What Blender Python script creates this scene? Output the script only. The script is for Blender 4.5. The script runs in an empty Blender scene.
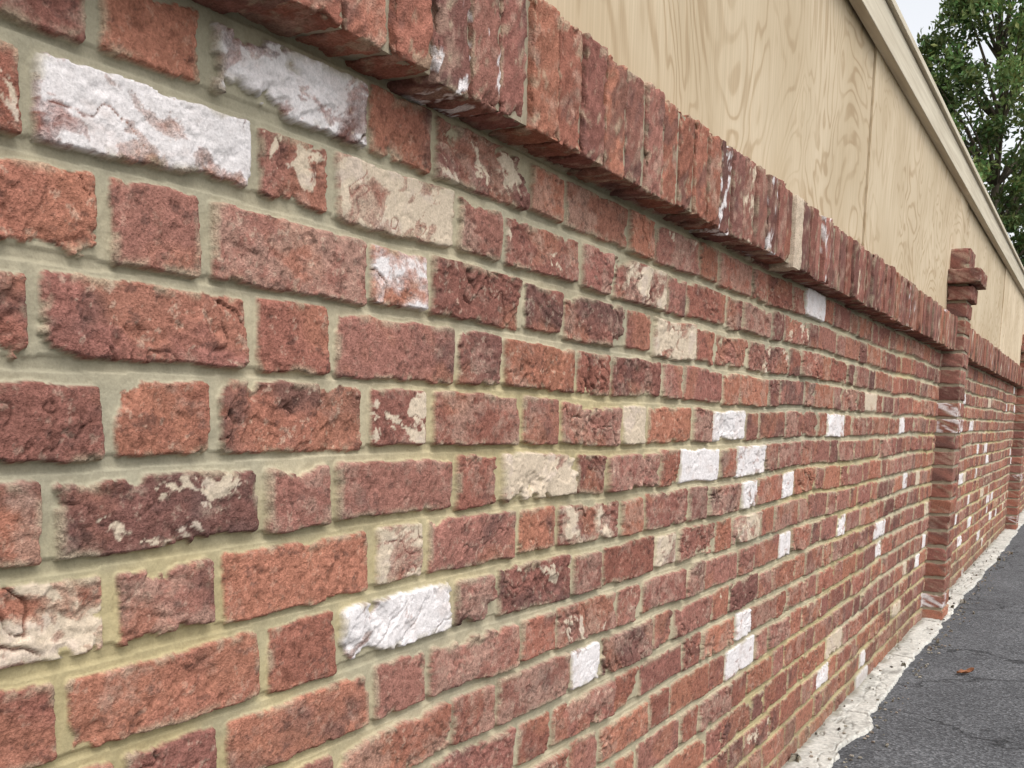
import bpy, math, numpy as np
from mathutils import Matrix, Vector, Euler
rng=np.random.default_rng(7)
C=bpy.context.scene
GZ=-.10

# ---------- noise
def h2(ix,iy,s):
    with np.errstate(over='ignore'):
        h=(ix.astype(np.int64)*374761393+iy.astype(np.int64)*668265263+int(s)*1274126177)&0xffffffff
        h=((h^(h>>13))*1274126177)&0xffffffff
        h=((h^(h>>16))*2246822519)&0xffffffff
        h=h^(h>>13)
    return (h&0xffffff)/float(0xffffff)
def vn(x,y,s=0):
    ix=np.floor(x);iy=np.floor(y);fx=x-ix;fy=y-iy
    ux=fx*fx*fx*(fx*(fx*6-15)+10);uy=fy*fy*fy*(fy*(fy*6-15)+10)
    ix=ix.astype(np.int64);iy=iy.astype(np.int64)
    a=h2(ix,iy,s);b=h2(ix+1,iy,s);c=h2(ix,iy+1,s);d=h2(ix+1,iy+1,s)
    return ((a+(b-a)*ux)*(1-uy)+(c+(d-c)*ux)*uy)*2-1
def fbm(x,y,s=0,o=4,g=.5):
    t=0;a=1;n=0
    for i in range(o):
        t=t+a*vn(x+i*17.3,y-i*9.1,s+i);n+=a;a*=g;x,y=(x*1.63+y*1.21),(y*1.63-x*1.21)
    return t/n
def ss(a,b,x):
    t=np.clip((x-a)/(b-a),0,1);return t*t*(3-2*t)
def mix(a,b,t):
    return a+(b-a)*t[...,None]

MORT=np.array([.43,.375,.262]);
PAL=np.array([[.295,.125,.090],[.262,.112,.084],[.31,.134,.094],[.232,.104,.082],[.285,.134,.106],[.195,.094,.078],[.33,.145,.098],[.25,.112,.090],[.27,.128,.10]])
WHITE=np.array([.76,.72,.71]); CREAM=np.array([.60,.50,.38])
# (t, course, coverage, kind 0 white 1 cream)
SPEC=[(.10,13,.62,0),(.253,14,.46,0),(.445,13,.60,1),(.445,12,.42,0),(.43,7,.78,0),(.772,9,.64,1),(1.103,10,.72,1),
(1.416,9,.80,0),(1.6,10,.78,0),(1.733,9,.72,0),(.93,5,.74,0),(1.78,3,.7,0),(1.80,4,.68,0),(1.80,8,.66,0),(2.15,8,.7,0),
(2.16,6,.64,0),(2.58,10,.75,0),(2.77,6,.65,0),(2.33,14,.62,0),(1.258,12,.56,1),(.4375,8,.54,1),(-.03,8,.52,1),(1.29,7,.58,1),
(1.05,8,.42,1),(.445,10,.40,1),(1.12,13,.42,1),(.1,9,.36,1),(1.9,7,.45,1)]
def bid_of(t,k):
    off=0.0 if k%2 else .16875
    P=.3375;n=math.floor((t-off)/P);f=(t-off)-n*P
    return 2*n+(0 if f<.225 else 1)
Z0=.0335
def wallfield(Y,Z):
    Yw=Y+.0015*vn(Y*9,Z*9,5)
    Zw=Z+.0045*vn(Y*1.7,Z*3,7)+.0026*vn(Y*7,Z*6,8)
    k=np.floor((Zw-Z0)/.075).astype(np.int64)
    v=(Zw-Z0)/.075-k; v=(v-.5)*.075
    off=np.where(k%2!=0,0.0,.16875)
    P=.3375
    n=np.floor((Yw-off)/P);f=(Yw-off)-n*P;n=n.astype(np.int64)
    hd=f>=.225
    bid=2*n+hd
    J=lambda b:(h2(k,b,31)-.5)*.009
    L=np.where(hd,.225,0)+J(bid); R=np.where(hd,.3375,.225)+J(bid+1)
    hj=.0068+ (h2(k,bid,33)-.5)*.0036
    a=(R-L)/2-hj; u=f-(L+R)/2
    b=.0310+(h2(k,bid,34)-.5)*.0044
    v=v-(h2(k,bid,35)-.5)*.003-u*(h2(k,bid,36)-.5)*.028
    r=.0045
    qx=np.abs(u)-a+r;qy=np.abs(v)-b+r
    sd=np.minimum(np.maximum(qx,qy),0)+np.hypot(np.maximum(qx,0),np.maximum(qy,0))-r
    bs=(h2(k,bid,40)*500);
    edge=fbm(Y*32+bs,Z*32,50,5,.66)
    chipn=fbm(Y*16+bs,Z*20+bs,52,5,.58)
    R1=h2(k,bid,41);R2=h2(k,bid,42);R3=h2(k,bid,43);R4=h2(k,bid,44);R5=h2(k,bid,45)
    chip=np.maximum(chipn-.22,0)*(.4+1.1*R1)
    sd=sd+edge*.0036+chip*.028
    inside=ss(.0009,-.0013,sd)
    rough=.16+.90*R1**1.6
    # handmade-brick folds: warped ridges running obliquely
    ang=(R2-.5)*1.6
    ca,sa=np.cos(ang),np.sin(ang)
    uu=Y*ca+Z*sa;vv=-Y*sa+Z*ca
    wx=uu*8+bs+1.0*fbm(Y*14+bs,Z*14,60,3); wz=vv*28+bs*1.3+1.3*fbm(Y*12,Z*12+bs,61,4,.55)
    n1=fbm(wx,wz,62,2,.35)
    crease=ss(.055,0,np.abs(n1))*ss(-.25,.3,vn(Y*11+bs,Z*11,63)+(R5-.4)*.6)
    s=fbm(uu*8+bs,vv*14-bs,64,5,.50)
    q4=s*4.0+.5*R2;terr=np.floor(q4); fr=q4-terr; terr=(terr+ss(0,.10,fr))/4.0
    medium=fbm(Y*70+bs,Z*70,66,4,.65)
    fine=fbm(Y*230,Z*230+bs,70,2,.6)
    pits=ss(.34,.46,fbm(Y*120+bs,Z*160,71,3,.6))
    face=(R3-.5)*.004+u*(R4-.5)*.022+v*(R5-.5)*.03
    face=face+rough*(terr*.0080 - crease*.0050+ n1*.0012)+(medium*.0008+fine*.0003)*(.5+.5*rough)-pits*.0008
    face=face-.0008*ss(-.002,0,sd)-chip*.012
    mh=-.0062+.0018*fbm(Y*12,Z*12,80,3)+.0012*fbm(Y*60,Z*60,81,4,.6)
    mh=mh-.0024*ss(.0,.0375,-v)*(np.abs(v)>b*.9)
    H=mh*(1-inside)+np.maximum(face,mh-.002)*inside
    # colour
    ci=(h2(k,bid,46)*len(PAL)).astype(int).clip(0,len(PAL)-1)
    col=PAL[ci]*(.92+.28*h2(k,bid,47))[...,None]
    big=fbm(Y*9+bs,Z*14+bs,90,5,.6)
    dark=ss(.05,.5,big+(R5-.74)*.8)
    col=mix(col,np.array([.12,.074,.066]),dark*.7)
    org=ss(.05,.4,-s+(R4-.6)*.5)
    col=mix(col,np.array([.37,.168,.108]),org*.5)
    bloom=ss(.05,.45,fbm(Y*22+bs,Z*28,91,6,.7)+(R3-.5)*.7)
    col=mix(col,np.array([.43,.30,.235]),bloom*.42)
    spk=ss(.28,.45,fbm(Y*90+bs,Z*100,92,4,.75))
    col=mix(col,CREAM,spk*.28*(.3+R1))
    dk=ss(.26,.46,fbm(Y*70+bs,Z*105,93,4,.72))
    col=mix(col,np.array([.07,.045,.04]),dk*.5)
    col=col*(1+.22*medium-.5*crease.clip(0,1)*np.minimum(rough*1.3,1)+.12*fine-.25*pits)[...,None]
    cov=np.zeros_like(Y);kind=np.zeros_like(Y)
    for (t,kk,cv,kd) in SPEC:
        m=(k==kk)&(bid==bid_of(t,kk)); cov[m]=cv;kind[m]=kd
    rr=h2(k,bid,48)
    m=(cov==0)&(rr>.935)&(Y>2.6); cov[m]=.66; kind[m]=(h2(k,bid,49)>.6)[m]
    m=(cov==0)&(rr<.08)&(Y<2.6); cov[m]=.30; kind[m]=1
    # chalky limewash that has flaked off
    wn=fbm(uu*18+bs,vv*36+bs+.6*fbm(Y*30,Z*30,94,2),95,6,.62)*.60+.5+.16*terr-.10*ss(-.006,0,sd)-.34*crease
    th=1-cov
    wm=ss(th-.02,th+.03,wn)*(cov>0)
    film=ss(th-.28,th+.02,wn)*(cov>.4)*.5
    wc=np.where(kind[...,None]>0,CREAM,WHITE)*(.97+.07*medium)[...,None]
    pk=ss(.05,.5,fbm(Y*30+bs,Z*45,96,4,.6))*.35
    wc=mix(wc,np.array([.55,.45,.41]),pk)
    col=mix(col,wc,np.maximum(wm*.93,film))
    # mortar smear on arrises
    smn=fbm(Y*28,Z*28,97,5,.62)
    sm=ss(-.010,-.0005,sd)*ss(.0,.28,smn)
    col=mix(col,MORT*.92,sm*.6)
    mc=MORT*(1+.20*fbm(Y*8,Z*8,98,5,.6)+.10*fbm(Y*90,Z*90,99,3,.7))[...,None]
    gr=ss(-.3,.6,vn(Y*1.3,Z*6,101)+ (0.62-Z)*1.4)
    mc=mix(mc,mc*np.array([1.0,.94,.70]),gr*.75)
    gg=ss(.0,.5,fbm(Y*3,Z*5,105,4,.6)+(Z-.75)*.5)
    mc=mix(mc,np.array([.32,.30,.225]),gg*.6)
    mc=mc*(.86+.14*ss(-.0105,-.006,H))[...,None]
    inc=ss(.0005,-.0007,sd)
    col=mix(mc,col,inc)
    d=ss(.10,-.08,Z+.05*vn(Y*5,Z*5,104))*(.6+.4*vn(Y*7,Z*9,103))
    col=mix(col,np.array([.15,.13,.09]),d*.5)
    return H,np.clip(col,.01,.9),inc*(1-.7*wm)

def mkmesh(name,verts,quads,cols=None,mat=None,smooth=True,parent=None,alpha=None):
    me=bpy.data.meshes.new(name)
    me.vertices.add(len(verts)); me.vertices.foreach_set('co',np.ascontiguousarray(verts,dtype=np.float32).ravel())
    nq=len(quads);w=quads.shape[1]
    me.loops.add(nq*w);me.polygons.add(nq)
    me.loops.foreach_set('vertex_index',np.ascontiguousarray(quads,dtype=np.int32).ravel())
    me.polygons.foreach_set('loop_start',np.arange(0,nq*w,w,dtype=np.int32))
    me.polygons.foreach_set('use_smooth',np.full(nq,smooth))
    me.update(calc_edges=True)
    if cols is not None:
        at=me.color_attributes.new('Col','FLOAT_COLOR','POINT')
        c=np.ones((len(verts),4),np.float32);c[:,:3]=cols
        if alpha is not None: c[:,3]=alpha
        at.data.foreach_set('color',c.ravel())
    o=bpy.data.objects.new(name,me);C.collection.objects.link(o)
    if mat: me.materials.append(mat)
    if parent: o.parent=parent
    return o
def gridquads(nr,nc):
    i=np.arange(nr*nc).reshape(nr,nc)
    return np.stack([i[:-1,:-1],i[:-1,1:],i[1:,1:],i[1:,:-1]],-1).reshape(-1,4)
def empty(name):
    e=bpy.data.objects.new(name,None);C.collection.objects.link(e);return e

# ---------- materials
def newmat(name,rough=.9):
    m=bpy.data.materials.new(name);m.use_nodes=True
    nt=m.node_tree;b=nt.nodes['Principled BSDF'];b.inputs['Roughness'].default_value=rough
    b.inputs['Specular IOR Level'].default_value=.25
    return m,nt,b
def N(nt,t,**k):
    n=nt.nodes.new(t)
    for a,v in k.items():
        if a.startswith('i_'): n.inputs[a[2:].replace('_',' ')].default_value=v
        else: setattr(n,a,v)
    return n
def ramp(nt,stops,fac):
    r=nt.nodes.new('ShaderNodeValToRGB')
    e=r.color_ramp.elements
    e[0].position=stops[0][0];e[0].color=(*stops[0][1],1)
    e[1].position=stops[-1][0];e[1].color=(*stops[-1][1],1)
    for p,c in stops[1:-1]:
        x=e.new(p);x.color=(*c,1)
    nt.links.new(fac,r.inputs[0]);return r
def mixc(nt,mode,fac,a,b):
    m=nt.nodes.new('ShaderNodeMix');m.data_type='RGBA';m.blend_type=mode
    if hasattr(fac,'links'): nt.links.new(fac,m.inputs[0])
    else: m.inputs[0].default_value=fac
    for v,i in ((a,6),(b,7)):
        if hasattr(v,'links'): nt.links.new(v,m.inputs[i])
        else: m.inputs[i].default_value=(*v,1)
    return m.outputs[2]
# masonry
mm,nt,b=newmat('weathered_masonry',1.0);b.inputs['Specular IOR Level'].default_value=.0
at=N(nt,'ShaderNodeAttribute',attribute_name='Col')
tc=N(nt,'ShaderNodeTexCoord')
n1=N(nt,'ShaderNodeTexNoise',i_Scale=420.0,i_Detail=2.0,i_Roughness=.65);nt.links.new(tc.outputs['Object'],n1.inputs['Vector'])
n2=N(nt,'ShaderNodeTexNoise',i_Scale=110.0,i_Detail=4.0,i_Roughness=.72);nt.links.new(tc.outputs['Object'],n2.inputs['Vector'])
r1=ramp(nt,[(.3,(.74,.74,.74)),(.7,(1.26,1.26,1.26))],n1.outputs[0])
r2=ramp(nt,[(.3,(.78,.77,.76)),(.7,(1.22,1.23,1.24))],n2.outputs[0])
mr=N(nt,'ShaderNodeMapRange');mr.inputs['To Min'].default_value=.3;mr.inputs['To Max'].default_value=1.0
nt.links.new(at.outputs['Alpha'],mr.inputs['Value'])
c=mixc(nt,'MULTIPLY',mr.outputs[0],at.outputs['Color'],r1.outputs[0]);c=mixc(nt,'MULTIPLY',mr.outputs[0],c,r2.outputs[0])
nt.links.new(c,b.inputs['Base Color'])
ad=N(nt,'ShaderNodeMath',operation='ADD');nt.links.new(n1.outputs[0],ad.inputs[0]);nt.links.new(n2.outputs[0],ad.inputs[1])
bp=N(nt,'ShaderNodeBump',i_Distance=.0015);nt.links.new(mr.outputs[0],bp.inputs['Strength']);nt.links.new(ad.outputs[0],bp.inputs['Height']);nt.links.new(bp.outputs[0],b.inputs['Normal'])

# ---------- brick wall
wall=empty('brick_wall')
def sheet(name,ys,zs):
    Y,Z=np.meshgrid(ys,zs)
    H,col,al=wallfield(Y.ravel(),Z.ravel())
    V=np.stack([H,Y.ravel(),Z.ravel()],1)
    return mkmesh(name,V,gridquads(len(zs),len(ys)),col,mm,True,wall,al)
zt=1.176;CB=1.163;CAPT=1.315
sheet('brickwork_near',np.concatenate([np.arange(-.2,1.2,.0015),np.arange(1.2,3.0001,.003)]),np.linspace(GZ-.02,zt,800))
sheet('brickwork_far',np.concatenate([np.arange(2.9985,9.0,.008),np.arange(9.0,17.0,.016)]),np.linspace(GZ-.02,zt,320))
sheet('brickwork_behind',np.linspace(-2.5,-.198,400),np.linspace(GZ-.02,zt,300))

# ---------- individual bricks
_T={}
def template(n):
    if n in _T: return _T[n]
    e=np.linspace(-1,1,n+1)
    e=np.sign(e)*(1-(1-np.abs(e))**1.35)
    g=np.arange(n+1)
    A,B=np.meshgrid(g,g)
    V=[];F=[];o=0
    for ax in range(3):
        for sg in (-1,1):
            p=np.zeros(((n+1)**2,3))
            p[:,ax]=sg;p[:,(ax+1)%3]=e[A.ravel()];p[:,(ax+2)%3]=e[B.ravel()]
            qd=gridquads(n+1,n+1)
            if sg<0: qd=qd[:,::-1]
            V.append(p);F.append(qd+o);o+=(n+1)**2
    _T[n]=(np.concatenate(V),np.concatenate(F));return _T[n]
def n3(p,f,s):
    return (fbm(p[:,0]*f+p[:,2]*f*.71+3.1,p[:,1]*f-p[:,2]*f*.69,s,4,.62)+fbm(p[:,1]*f*.83+7,p[:,2]*f+p[:,0]*f*.5,s+20,4,.62))*.7
class Batch:
    def __init__(s): s.V=[];s.F=[];s.c=[];s.o=0
    def add(s,cen,half,n,base,r=.003,amp=.0022,white=0,kind=WHITE,rot=0,face=0):
        V,F=template(n);half=np.array(half)
        p=V*half
        q=np.clip(p,-(half-r),half-r);d=p-q;L=np.linalg.norm(d,axis=1,keepdims=True)
        nr=d/np.maximum(L,1e-9);p=q+nr*np.minimum(L,r)
        sd=rng.random()*300
        w=p+sd
        ed=1-np.sort(np.abs(V),axis=1)[:,1]
        a=n3(w,28,3);m=n3(w,90,8)
        chip=np.maximum(a-.13,0)*np.exp(-ed*6)*.06
        st=np.floor(a*4.5)/4.5+ss(0,.15,a*4.5-np.floor(a*4.5))/4.5
        p=p+nr*(st*amp*1.9+m*amp*.6)[:,None]-chip[:,None]*nr*.7
        cr,sr=math.cos(rot),math.sin(rot)
        p=np.stack([p[:,0],p[:,1]*cr-p[:,2]*sr,p[:,1]*sr+p[:,2]*cr],1)
        col=np.array(base)*np.ones((len(p),1))*(1+.28*m)[:,None]
        col=mix(col,np.array([.115,.07,.063]),ss(.1,.45,n3(w,18,40)+rng.uniform(-.25,.2))*.6)
        col=mix(col,np.array([.43,.30,.23]),ss(.08,.45,n3(w,40,50)+rng.uniform(-.3,.15))*.45)
        col=mix(col,MORT,ss(.25,.6,n3(w,60,60)+.35*np.exp(-ed*8))*.45)
        if white>0:
            wm=ss(1-white-.04,1-white+.04,n3(w*np.array([1,1.3,.9]),44,70)*.66+.5);col=mix(col,kind*(1+.1*m)[:,None],wm*.8)
        s.V.append(p+np.array(cen));s.F.append(F+s.o);s.o+=len(p);s.c.append(np.clip(col,.01,.9))
    def build(s,name,parent=None):
        return mkmesh(name,np.concatenate(s.V),np.concatenate(s.F),np.concatenate(s.c),mm,True,parent)
def pal(): 
    return PAL[rng.integers(len(PAL))]*rng.uniform(.8,1.12)
B2=Batch();y=-2.4
while y<16.8:
    w=.061+rng.uniform(-.004,.004)
    n=38 if -.1<y<1.5 else (16 if y<3.5 else 6)
    pr=.052+rng.uniform(-.006,.006)
    zb=CB+rng.uniform(-.004,.004);zt2=CAPT+rng.uniform(-.004,.002)
    wh=.0;kd=WHITE
    r=rng.random()
    if r<.08: wh=.30
    elif r<.16: wh=.34;kd=CREAM
    if abs(y-1.86)<.034: wh=.9;kd=CREAM
    B2.add((pr-.09,y+w/2,(zb+zt2)/2),(.09,w/2,(zt2-zb)/2),n,pal(),r=.003,amp=.0024,white=wh,kind=kd,rot=rng.uniform(-.02,.02))
    y+=w+.010
B2.build('soldier_capping',wall)
def box(name,lo,hi,mat,parent=None,bev=0):
    lo=np.array(lo);hi=np.array(hi)
    v=np.array([[x,y,z] for x in (0,1) for y in (0,1) for z in (0,1)])*(hi-lo)+lo
    f=np.array([[0,1,3,2],[4,6,7,5],[0,4,5,1],[2,3,7,6],[0,2,6,4],[1,5,7,3]])
    o=mkmesh(name,v,f,None,mat,False,parent)
    if bev:
        m=o.modifiers.new('b','BEVEL');m.width=bev;m.segments=2
    return o
mo,nt,b=newmat('mortar',.95)
tc=N(nt,'ShaderNodeTexCoord');n1=N(nt,'ShaderNodeTexNoise',i_Scale=40.0,i_Detail=8.0,i_Roughness=.7);nt.links.new(tc.outputs['Object'],n1.inputs['Vector'])
r1=ramp(nt,[(.3,(.24,.20,.14)),(.7,(.40,.345,.25))],n1.outputs[0]);nt.links.new(r1.outputs[0],b.inputs['Base Color'])
bp=N(nt,'ShaderNodeBump',i_Strength=.6,i_Distance=.004);nt.links.new(n1.outputs[0],bp.inputs['Height']);nt.links.new(bp.outputs[0],b.inputs['Normal'])
box('capping_mortar',(-.11,-2.45,CB+.006),(.044,16.9,CAPT-.008),mo,wall)
box('wall_core',(-.215,-2.5,GZ-.1),(-.022,17,CB+.002),mo,wall)

# ---------- piers
def pier(name,y0):
    e=empty(name);B=Batch();W=.225;PX=.09
    k=0;z=Z0-.15
    while z<1.38:
        zc=z+.0375;j=lambda:rng.uniform(-.0025,.0025)
        wt=lambda:.45 if rng.random()<.12 else 0
        if k%2==0:
            B.add((PX/2-.03+j(),y0+W/2,zc),(PX/2+.03,W/2-.001,.0315),12,pal(),white=wt())
        else:
            B.add((PX/2-.03+j(),y0+.053,zc),(PX/2+.03,.053,.0315),10,pal(),white=wt())
            B.add((PX/2-.03+j(),y0+W-.053,zc),(PX/2+.03,.053,.0315),10,pal(),white=wt())
        z+=.075;k+=1
    for j in range(2):
        zc=z+.0375+j*.072;o=(.018,.05)[j]
        x1=PX+o;x0=-.09-o;xm=(x0+x1)/2
        for (a,c2) in ((x0,xm-.004),(xm+.004,x1)):
            B.add(((a+c2)/2,y0+W/2,zc),((c2-a)/2,W/2+o,.032),12,pal())
    z+=.146
    for m in range(2):
        B.add((.0,y0+.055+.115*m,z+.045),(.085,.053,.045),10,pal())
    B.build('pier_bricks',e)
    box('pier_mortar',(-.08,y0+.005,GZ-.03),(PX-.006,y0+W-.005,z+.02),mo,e)
pier('brick_pier',4.80);pier('brick_pier',9.9);pier('brick_pier',15.0)

# ---------- plywood hoarding
hd=empty('plywood_hoarding')
mp,nt,b=newmat('plywood',.7)
tc=N(nt,'ShaderNodeTexCoord');oi=N(nt,'ShaderNodeObjectInfo')
sc=N(nt,'ShaderNodeVectorMath',operation='MULTIPLY');sc.inputs[1].default_value=(1,1.7,1.35);nt.links.new(tc.outputs['Object'],sc.inputs[0])
of=N(nt,'ShaderNodeVectorMath',operation='ADD');nt.links.new(sc.outputs[0],of.inputs[0])
cx=N(nt,'ShaderNodeCombineXYZ');ml=N(nt,'ShaderNodeMath',operation='MULTIPLY');ml.inputs[1].default_value=37.0
nt.links.new(oi.outputs['Random'],ml.inputs[0]);nt.links.new(ml.outputs[0],cx.inputs[0]);nt.links.new(cx.outputs[0],of.inputs[1])
g=N(nt,'ShaderNodeTexNoise',i_Scale=1.25,i_Detail=3.5,i_Roughness=.47,i_Distortion=.8);nt.links.new(of.outputs[0],g.inputs['Vector'])
mu=N(nt,'ShaderNodeMath',operation='MULTIPLY');mu.inputs[1].default_value=120.0;nt.links.new(g.outputs[0],mu.inputs[0])
si=N(nt,'ShaderNodeMath',operation='SINE');nt.links.new(mu.outputs[0],si.inputs[0])
ma2=N(nt,'ShaderNodeMath',operation='MULTIPLY_ADD');ma2.inputs[1].default_value=.5;ma2.inputs[2].default_value=.5;nt.links.new(si.outputs[0],ma2.inputs[0])
rg=ramp(nt,[(.0,(.63,.53,.39)),(.70,(.61,.505,.365)),(.98,(.47,.36,.235))],ma2.outputs[0])
g4=N(nt,'ShaderNodeTexNoise',i_Scale=2.3,i_Detail=3.0);nt.links.new(of.outputs[0],g4.inputs['Vector'])
r4=ramp(nt,[(.33,(.15,.15,.15)),(.60,(1,1,1))],g4.outputs[0])
base=mixc(nt,'MIX',r4.outputs[0],(.62,.52,.38),rg.outputs[0])
st=N(nt,'ShaderNodeVectorMath',operation='MULTIPLY');st.inputs[1].default_value=(1,160,3);nt.links.new(tc.outputs['Object'],st.inputs[0])
g2=N(nt,'ShaderNodeTexNoise',i_Scale=1.0,i_Detail=4.0);nt.links.new(st.outputs[0],g2.inputs['Vector'])
r2=ramp(nt,[(.3,(.90,.89,.87)),(.7,(1.07,1.07,1.07))],g2.outputs[0])
g3=N(nt,'ShaderNodeTexNoise',i_Scale=1.7,i_Detail=5.0);nt.links.new(of.outputs[0],g3.inputs['Vector'])
r3=ramp(nt,[(.3,(.86,.82,.76)),(.7,(1.08,1.08,1.09))],g3.outputs[0])
pr_=ramp(nt,[(.0,(.88,.86,.82)),(1.0,(1.06,1.05,1.04))],oi.outputs['Random'])
c=mixc(nt,'MULTIPLY',1.0,base,r2.outputs[0]);c=mixc(nt,'MULTIPLY',1.0,c,r3.outputs[0]);c=mixc(nt,'MULTIPLY',1.0,c,pr_.outputs[0])
nt.links.new(c,b.inputs['Base Color'])
bp=N(nt,'ShaderNodeBump',i_Strength=.12,i_Distance=.002);nt.links.new(g2.outputs[0],bp.inputs['Height']);nt.links.new(bp.outputs[0],b.inputs['Normal'])
PT=2.0
y=.41-2.44
i=0
while y<16.5:
    dx=rng.uniform(-.004,.004)
    box('plywood_sheet_%d'%i,(-.018+dx,y+.003,CAPT+.008),(0.0+dx,y+2.437,PT),mp,hd,.001);y+=2.44;i+=1
mb,nt,b=newmat('planed_batten',.6)
tc=N(nt,'ShaderNodeTexCoord');st=N(nt,'ShaderNodeVectorMath',operation='MULTIPLY');st.inputs[1].default_value=(20,1.2,40);nt.links.new(tc.outputs['Object'],st.inputs[0])
g=N(nt,'ShaderNodeTexNoise',i_Scale=2.0,i_Detail=6.0,i_Distortion=.4);nt.links.new(st.outputs[0],g.inputs['Vector'])
r1=ramp(nt,[(.3,(.48,.41,.30)),(.7,(.64,.57,.44))],g.outputs[0]);nt.links.new(r1.outputs[0],b.inputs['Base Color'])
y=-2.1;i=0
while y<16.9:
    box('top_rail_%d'%i,(.004,y,1.905),(.035,y+3.597,2.004),mb,hd,.002)
    box('rail_cap_%d'%i,(-.07,y,2.007),(.048,y+3.597,2.028),mb,hd,.002)
    box('rear_rail_%d'%i,(-.065,y,1.45),(-.023,y+3.597,1.545),mb,hd,.002)
    y+=3.6;i+=1

# ---------- ground
ma,nt,b=newmat('asphalt',.85)
tc=N(nt,'ShaderNodeTexCoord')
v=N(nt,'ShaderNodeTexVoronoi',i_Scale=130.0);nt.links.new(tc.outputs['Object'],v.inputs['Vector'])
n1=N(nt,'ShaderNodeTexNoise',i_Scale=2.2,i_Detail=8.0,i_Roughness=.65);nt.links.new(tc.outputs['Object'],n1.inputs['Vector'])
n2=N(nt,'ShaderNodeTexNoise',i_Scale=160.0,i_Detail=4.0,i_Roughness=.7);nt.links.new(tc.outputs['Object'],n2.inputs['Vector'])
r1=ramp(nt,[(.3,(.060,.061,.065)),(.7,(.108,.110,.116))],n1.outputs[0])
r2=ramp(nt,[(.0,(.5,.5,.5)),(.5,(1,1,1)),(1.,(2.1,2.1,2.05))],v.outputs['Color'])
r3=ramp(nt,[(.35,(.55,.55,.55)),(.7,(1.6,1.6,1.6))],n2.outputs[0])
c=mixc(nt,'MULTIPLY',1.0,r1.outputs[0],r2.outputs[0]);c=mixc(nt,'MULTIPLY',1.0,c,r3.outputs[0])
wn=N(nt,'ShaderNodeTexNoise',i_Scale=5.0,i_Detail=6.0);nt.links.new(tc.outputs['Object'],wn.inputs['Vector'])
wa=N(nt,'ShaderNodeVectorMath',operation='SCALE');wa.inputs[3].default_value=.35;nt.links.new(wn.outputs['Color'],wa.inputs[0])
wb=N(nt,'ShaderNodeVectorMath',operation='ADD');nt.links.new(tc.outputs['Object'],wb.inputs[0]);nt.links.new(wa.outputs[0],wb.inputs[1])
cv=N(nt,'ShaderNodeTexVoronoi',feature='DISTANCE_TO_EDGE',i_Scale=.9);nt.links.new(wb.outputs[0],cv.inputs['Vector'])
rc=ramp(nt,[(.0,(0,0,0)),(.004,(.1,.1,.1)),(.008,(1,1,1))],cv.outputs['Distance'])
c=mixc(nt,'MULTIPLY',.6,c,rc.outputs[0]);nt.links.new(c,b.inputs['Base Color'])
ad=N(nt,'ShaderNodeMath',operation='ADD');nt.links.new(v.outputs['Distance'],ad.inputs[0]);nt.links.new(n2.outputs[0],ad.inputs[1])
bp=N(nt,'ShaderNodeBump',i_Strength=.8,i_Distance=.004);nt.links.new(ad.outputs[0],bp.inputs['Height']);nt.links.new(bp.outputs[0],b.inputs['Normal'])
box('road',(.02,-6,GZ-.2),(5.2,70,GZ),ma)
mg,nt,b=newmat('soil',.95)
tc=N(nt,'ShaderNodeTexCoord');n1=N(nt,'ShaderNodeTexNoise',i_Scale=3.0,i_Detail=8.0);nt.links.new(tc.outputs['Object'],n1.inputs['Vector'])
r1=ramp(nt,[(.3,(.05,.06,.025)),(.7,(.10,.10,.05))],n1.outputs[0]);nt.links.new(r1.outputs[0],b.inputs['Base Color'])
mkmesh('ground',np.array([[-600,-600,GZ-.03],[600,-600,GZ-.03],[600,900,GZ-.03],[-600,900,GZ-.03]]),np.array([[0,1,2,3]]),None,mg,False)
mc_,nt,b=newmat('old_concrete',.92)
at=N(nt,'ShaderNodeAttribute',attribute_name='Col');tc=N(nt,'ShaderNodeTexCoord')
n1=N(nt,'ShaderNodeTexNoise',i_Scale=70.0,i_Detail=7.0,i_Roughness=.72);nt.links.new(tc.outputs['Object'],n1.inputs['Vector'])
r1=ramp(nt,[(.3,(.62,.62,.62)),(.7,(1.3,1.3,1.3))],n1.outputs[0])
c=mixc(nt,'MULTIPLY',1.0,at.outputs['Color'],r1.outputs[0]);nt.links.new(c,b.inputs['Base Color'])
bp=N(nt,'ShaderNodeBump',i_Strength=.8,i_Distance=.005);nt.links.new(n1.outputs[0],bp.inputs['Height']);nt.links.new(bp.outputs[0],b.inputs['Normal'])
ys=np.concatenate([np.arange(-2.5,1,.03),np.arange(1,6,.006),np.arange(6,17,.02)])
us=np.linspace(0,1,40)
Yg,U=np.meshgrid(ys,us);Yg=Yg.ravel();U=U.ravel()
wd=.114+.018*fbm(Yg*2.3,Yg*0,11,4)+.014*fbm(Yg*14,Yg*0,12,4,.6)+.035*np.exp(-((Yg-2.75)/.13)**2)
X=-.01+(wd+.01)*U
Zg=.011+.003*fbm(Yg*7,X*14,13,4)+.002*fbm(Yg*50,X*50,14,3)
sp=Yg+.04*fbm(X*14,Yg*2,15,3)+.25*np.floor(Yg/1.7)%.3
seg=np.abs((sp%.9)-.45)
crk=np.abs(fbm(Yg*2.2,X*9,21,4,.6))
Zg=Zg-.010*ss(.010,.0,seg)-.007*ss(.02,0,crk)
Zg=Zg-.03*ss(.93,1,U)
col=np.array([.52,.50,.45])*(1+.25*fbm(Yg*6,X*12,16,4)+.12*fbm(Yg*40,X*40,17,3))[:,None]
col=mix(col,np.array([.10,.09,.07]),np.maximum(ss(.014,.0,seg),ss(.022,0,crk))*.7)
col=mix(col,np.array([.16,.14,.09]),ss(.03,.0,X+.012*vn(Yg*20,X*20,18))*.6)
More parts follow.
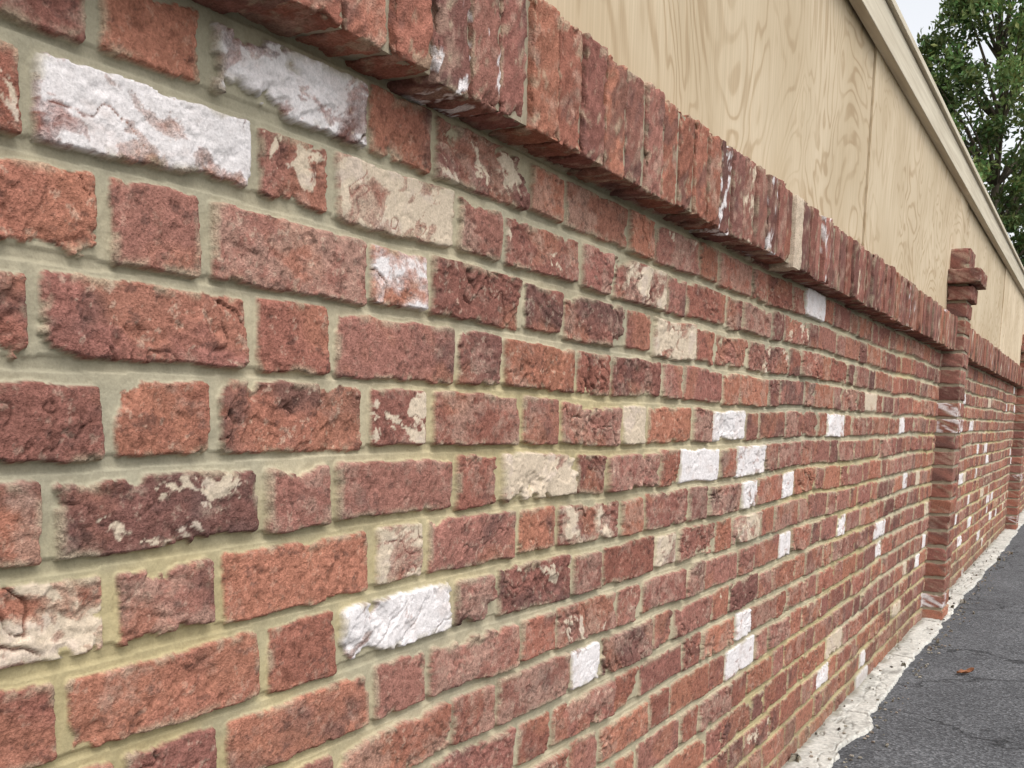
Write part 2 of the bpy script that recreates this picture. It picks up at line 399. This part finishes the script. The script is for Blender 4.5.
col=mix(col,np.array([.20,.19,.165]),ss(.15,.5,fbm(Yg*9,X*16,19,5,.65))*.6)
mkmesh('concrete_edging',np.stack([X,Yg,Zg+GZ],1),gridquads(len(us),len(ys)),np.clip(col,.02,.8),mc_,True)
B3=Batch()
for i in range(420):
    yy=1.2+rng.random()**1.5*7;xx=.118+abs(rng.normal(0,.035));s=rng.uniform(.0012,.0045)
    if rng.random()<.3: xx=rng.uniform(.01,.1)
    B3.add((xx,yy,GZ+.003+ (0.011 if xx<.1 else 0)),(s*1.3,s,s*.7),3,np.array([.33,.30,.25])*rng.uniform(.3,1.2),r=s*.5,amp=.0006)
B3.build('gravel')

ml_,nt,b=newmat('dry_leaf',.6)
tc=N(nt,'ShaderNodeTexCoord');n1=N(nt,'ShaderNodeTexNoise',i_Scale=60.0,i_Detail=4.0);nt.links.new(tc.outputs['Object'],n1.inputs['Vector'])
r1=ramp(nt,[(.3,(.12,.045,.02)),(.7,(.34,.14,.06))],n1.outputs[0]);nt.links.new(r1.outputs[0],b.inputs['Base Color'])
def leaf(name,x,y,L,ang):
    us=np.linspace(-1,1,13);vs=np.linspace(-1,1,7);U,Vv=np.meshgrid(us,vs);U=U.ravel();Vv=Vv.ravel()
    w=(1-U**2)**.6*.45*(1+.12*np.sin(U*17))
    px=U*L;py=Vv*w*L;pz=GZ+.006+L*(.35*Vv**2*.6+.35*U**2*np.sign(U).clip(0,1)+.08*np.sin(U*7+Vv*3)+.08)
    ca,sa=math.cos(ang),math.sin(ang)
    mkmesh(name,np.stack([x+px*ca-py*sa,y+px*sa+py*ca,pz],1),gridquads(7,13),None,ml_,True)
leaf('fallen_leaf',.307,3.70,.036,.7)

# ---------- trees
mf,nt,b=newmat('foliage',.55)
at=N(nt,'ShaderNodeAttribute',attribute_name='Col');nt.links.new(at.outputs['Color'],b.inputs['Base Color'])
tr=N(nt,'ShaderNodeBsdfTranslucent');nt.links.new(at.outputs['Color'],tr.inputs[0])
mx=N(nt,'ShaderNodeMixShader');mx.inputs[0].default_value=.3
out=nt.nodes['Material Output'];nt.links.new(b.outputs[0],mx.inputs[1]);nt.links.new(tr.outputs[0],mx.inputs[2]);nt.links.new(mx.outputs[0],out.inputs[0])
mk,nt,b=newmat('bark',.9)
tc=N(nt,'ShaderNodeTexCoord');n1=N(nt,'ShaderNodeTexNoise',i_Scale=9.0,i_Detail=6.0);nt.links.new(tc.outputs['Object'],n1.inputs['Vector'])
r1=ramp(nt,[(.3,(.05,.04,.03)),(.7,(.14,.11,.08))],n1.outputs[0]);nt.links.new(r1.outputs[0],b.inputs['Base Color'])
def tube(pts,rad,ns=8):
    V=[];pts=np.array(pts)
    for i,(p,r) in enumerate(zip(pts,rad)):
        d=pts[min(i+1,len(pts)-1)]-pts[max(i-1,0)];d=d/np.linalg.norm(d)
        a=np.cross(d,[.3,.9,.1]);a/=np.linalg.norm(a);bb=np.cross(d,a)
        th=np.arange(ns)*2*math.pi/ns
        V.append(p+r*(np.cos(th)[:,None]*a+np.sin(th)[:,None]*bb))
    V=np.concatenate(V);F=[]
    for i in range(len(pts)-1):
        for j in range(ns):
            F.append([i*ns+j,i*ns+(j+1)%ns,(i+1)*ns+(j+1)%ns,(i+1)*ns+j])
    return V,np.array(F)
def tree(name,x,y,h,zb,R,nclump,per,seed,dark=1.0,ls=.06):
    r=np.random.default_rng(seed);e=empty(name)
    V=[];F=[];o=0
    def addt(p,rad):
        nonlocal o
        v,f=tube(p,rad);V.append(v);F.append(f+o);o+=len(v)
    tp=[(x+.15*math.sin(i*.9+seed)*i/8,y+.12*math.cos(i*1.3)*i/8,GZ-.1+h*.93*i/8) for i in range(9)]
    addt(tp,[.14*(1-i/8.6)+.012 for i in range(9)])
    cl=[]
    for i in range(nclump):
        f=r.random();zz=zb+(h-zb)*f
        env=R*(math.sin(math.pi*min(1,(f*.86+.12)))**.7)*(1+.25*r.normal()*.5)
        a=r.uniform(0,2*math.pi);rr=env*math.sqrt(r.uniform(.08,1))
        c=np.array([x+rr*math.cos(a),y+rr*math.sin(a),zz]);cl.append(c)
        if i%3==0:
            t0=np.array(tp[int(np.clip((zz-.8)/(h*.93)*8,1,7))])
            mid=(t0+c)/2+np.array([0,0,.12]);addt([t0,mid,c],[.035,.02,.006])
    mkmesh('trunk_and_limbs',np.concatenate(V),np.concatenate(F),None,mk,True,e)
    cl=np.array(cl);n=nclump*per
    cen=np.repeat(cl,per,0);sz=np.repeat(r.uniform(.22,.5,nclump),per)
    d=r.normal(size=(n,3));d/=np.linalg.norm(d,axis=1,keepdims=True)
    p=cen+d*(sz*r.random(n)**.45)[:,None]*np.array([1,1,.7])
    ax=r.normal(size=(n,3));ax[:,2]-=.5;ax/=np.linalg.norm(ax,axis=1,keepdims=True)
    bx=np.cross(ax,r.normal(size=(n,3)));bx/=np.linalg.norm(bx,axis=1,keepdims=True)
    nn=np.cross(ax,bx);L=(ls*r.uniform(.6,1.4,n))[:,None]
    v=np.stack([p-ax*L,p+bx*L*.45+nn*L*.12,p+ax*L,p-bx*L*.45+nn*L*.12],1).reshape(-1,3)
    q=np.arange(n*4).reshape(n,4)
    g=np.array([.095,.155,.05]);cb=np.repeat(r.uniform(.5,1.7,nclump),per)*r.uniform(.7,1.35,n)*dark
    col=g*cb[:,None];col[:,0]*=r.uniform(.8,1.5,n)
    mkmesh('foliage',v,q,np.repeat(col,4,0),mf,False,e)
tree('broadleaf_tree',-1.55,22,9.4,2.0,2.0,330,130,3)
tree('broadleaf_tree',-.3,29,8.0,1.3,2.6,260,100,5,.8,.08)
tree('broadleaf_tree',7.5,20,8.0,2.0,2.6,220,80,8,.9,.08)

# ---------- world / sun
w=bpy.data.worlds.new('World');C.world=w;w.use_nodes=True;nt=w.node_tree
sk=N(nt,'ShaderNodeTexSky',sky_type='NISHITA');sk.sun_disc=False
el=math.radians(58);az=math.radians(115)
sk.sun_elevation=el;sk.sun_rotation=az;sk.dust_density=4.0;sk.air_density=1.0
hs=N(nt,'ShaderNodeHueSaturation');hs.inputs['Saturation'].default_value=.15;hs.inputs['Value'].default_value=1.9
nt.links.new(sk.outputs[0],hs.inputs['Color']);bg=nt.nodes['Background'];nt.links.new(hs.outputs[0],bg.inputs[0]);bg.inputs[1].default_value=.15
L=bpy.data.lights.new('sun','SUN');L.energy=.5;L.angle=math.radians(40);L.color=(1,.97,.93)
so=bpy.data.objects.new('sun',L);C.collection.objects.link(so)
dv=Vector((math.sin(az)*math.cos(el),math.cos(az)*math.cos(el),math.sin(el)))
so.rotation_euler=dv.to_track_quat('Z','Y').to_euler()
C.view_settings.view_transform='Standard';C.view_settings.look='None';C.view_settings.exposure=0

# ---------- camera
yaw,pit,rol,f,py,cx,cy,cz=[0.50109,-0.14961,0.01909,1057.05624,575.2058,0.66959,-0.51478,0.82963]
cam=bpy.data.cameras.new('camera');co=bpy.data.objects.new('camera',cam);C.collection.objects.link(co)
M=(Matrix.Rotation(yaw,3,'Z')@Matrix.Rotation(math.pi/2+pit,3,'X')@Matrix.Rotation(rol,3,'Z')).to_4x4()
M.translation=Vector((cx,cy,cz));co.matrix_world=M
cam.sensor_width=36;cam.lens=36*f/1024;cam.shift_y=(py-384)/1024;cam.clip_start=.01;cam.clip_end=2000
C.camera=co
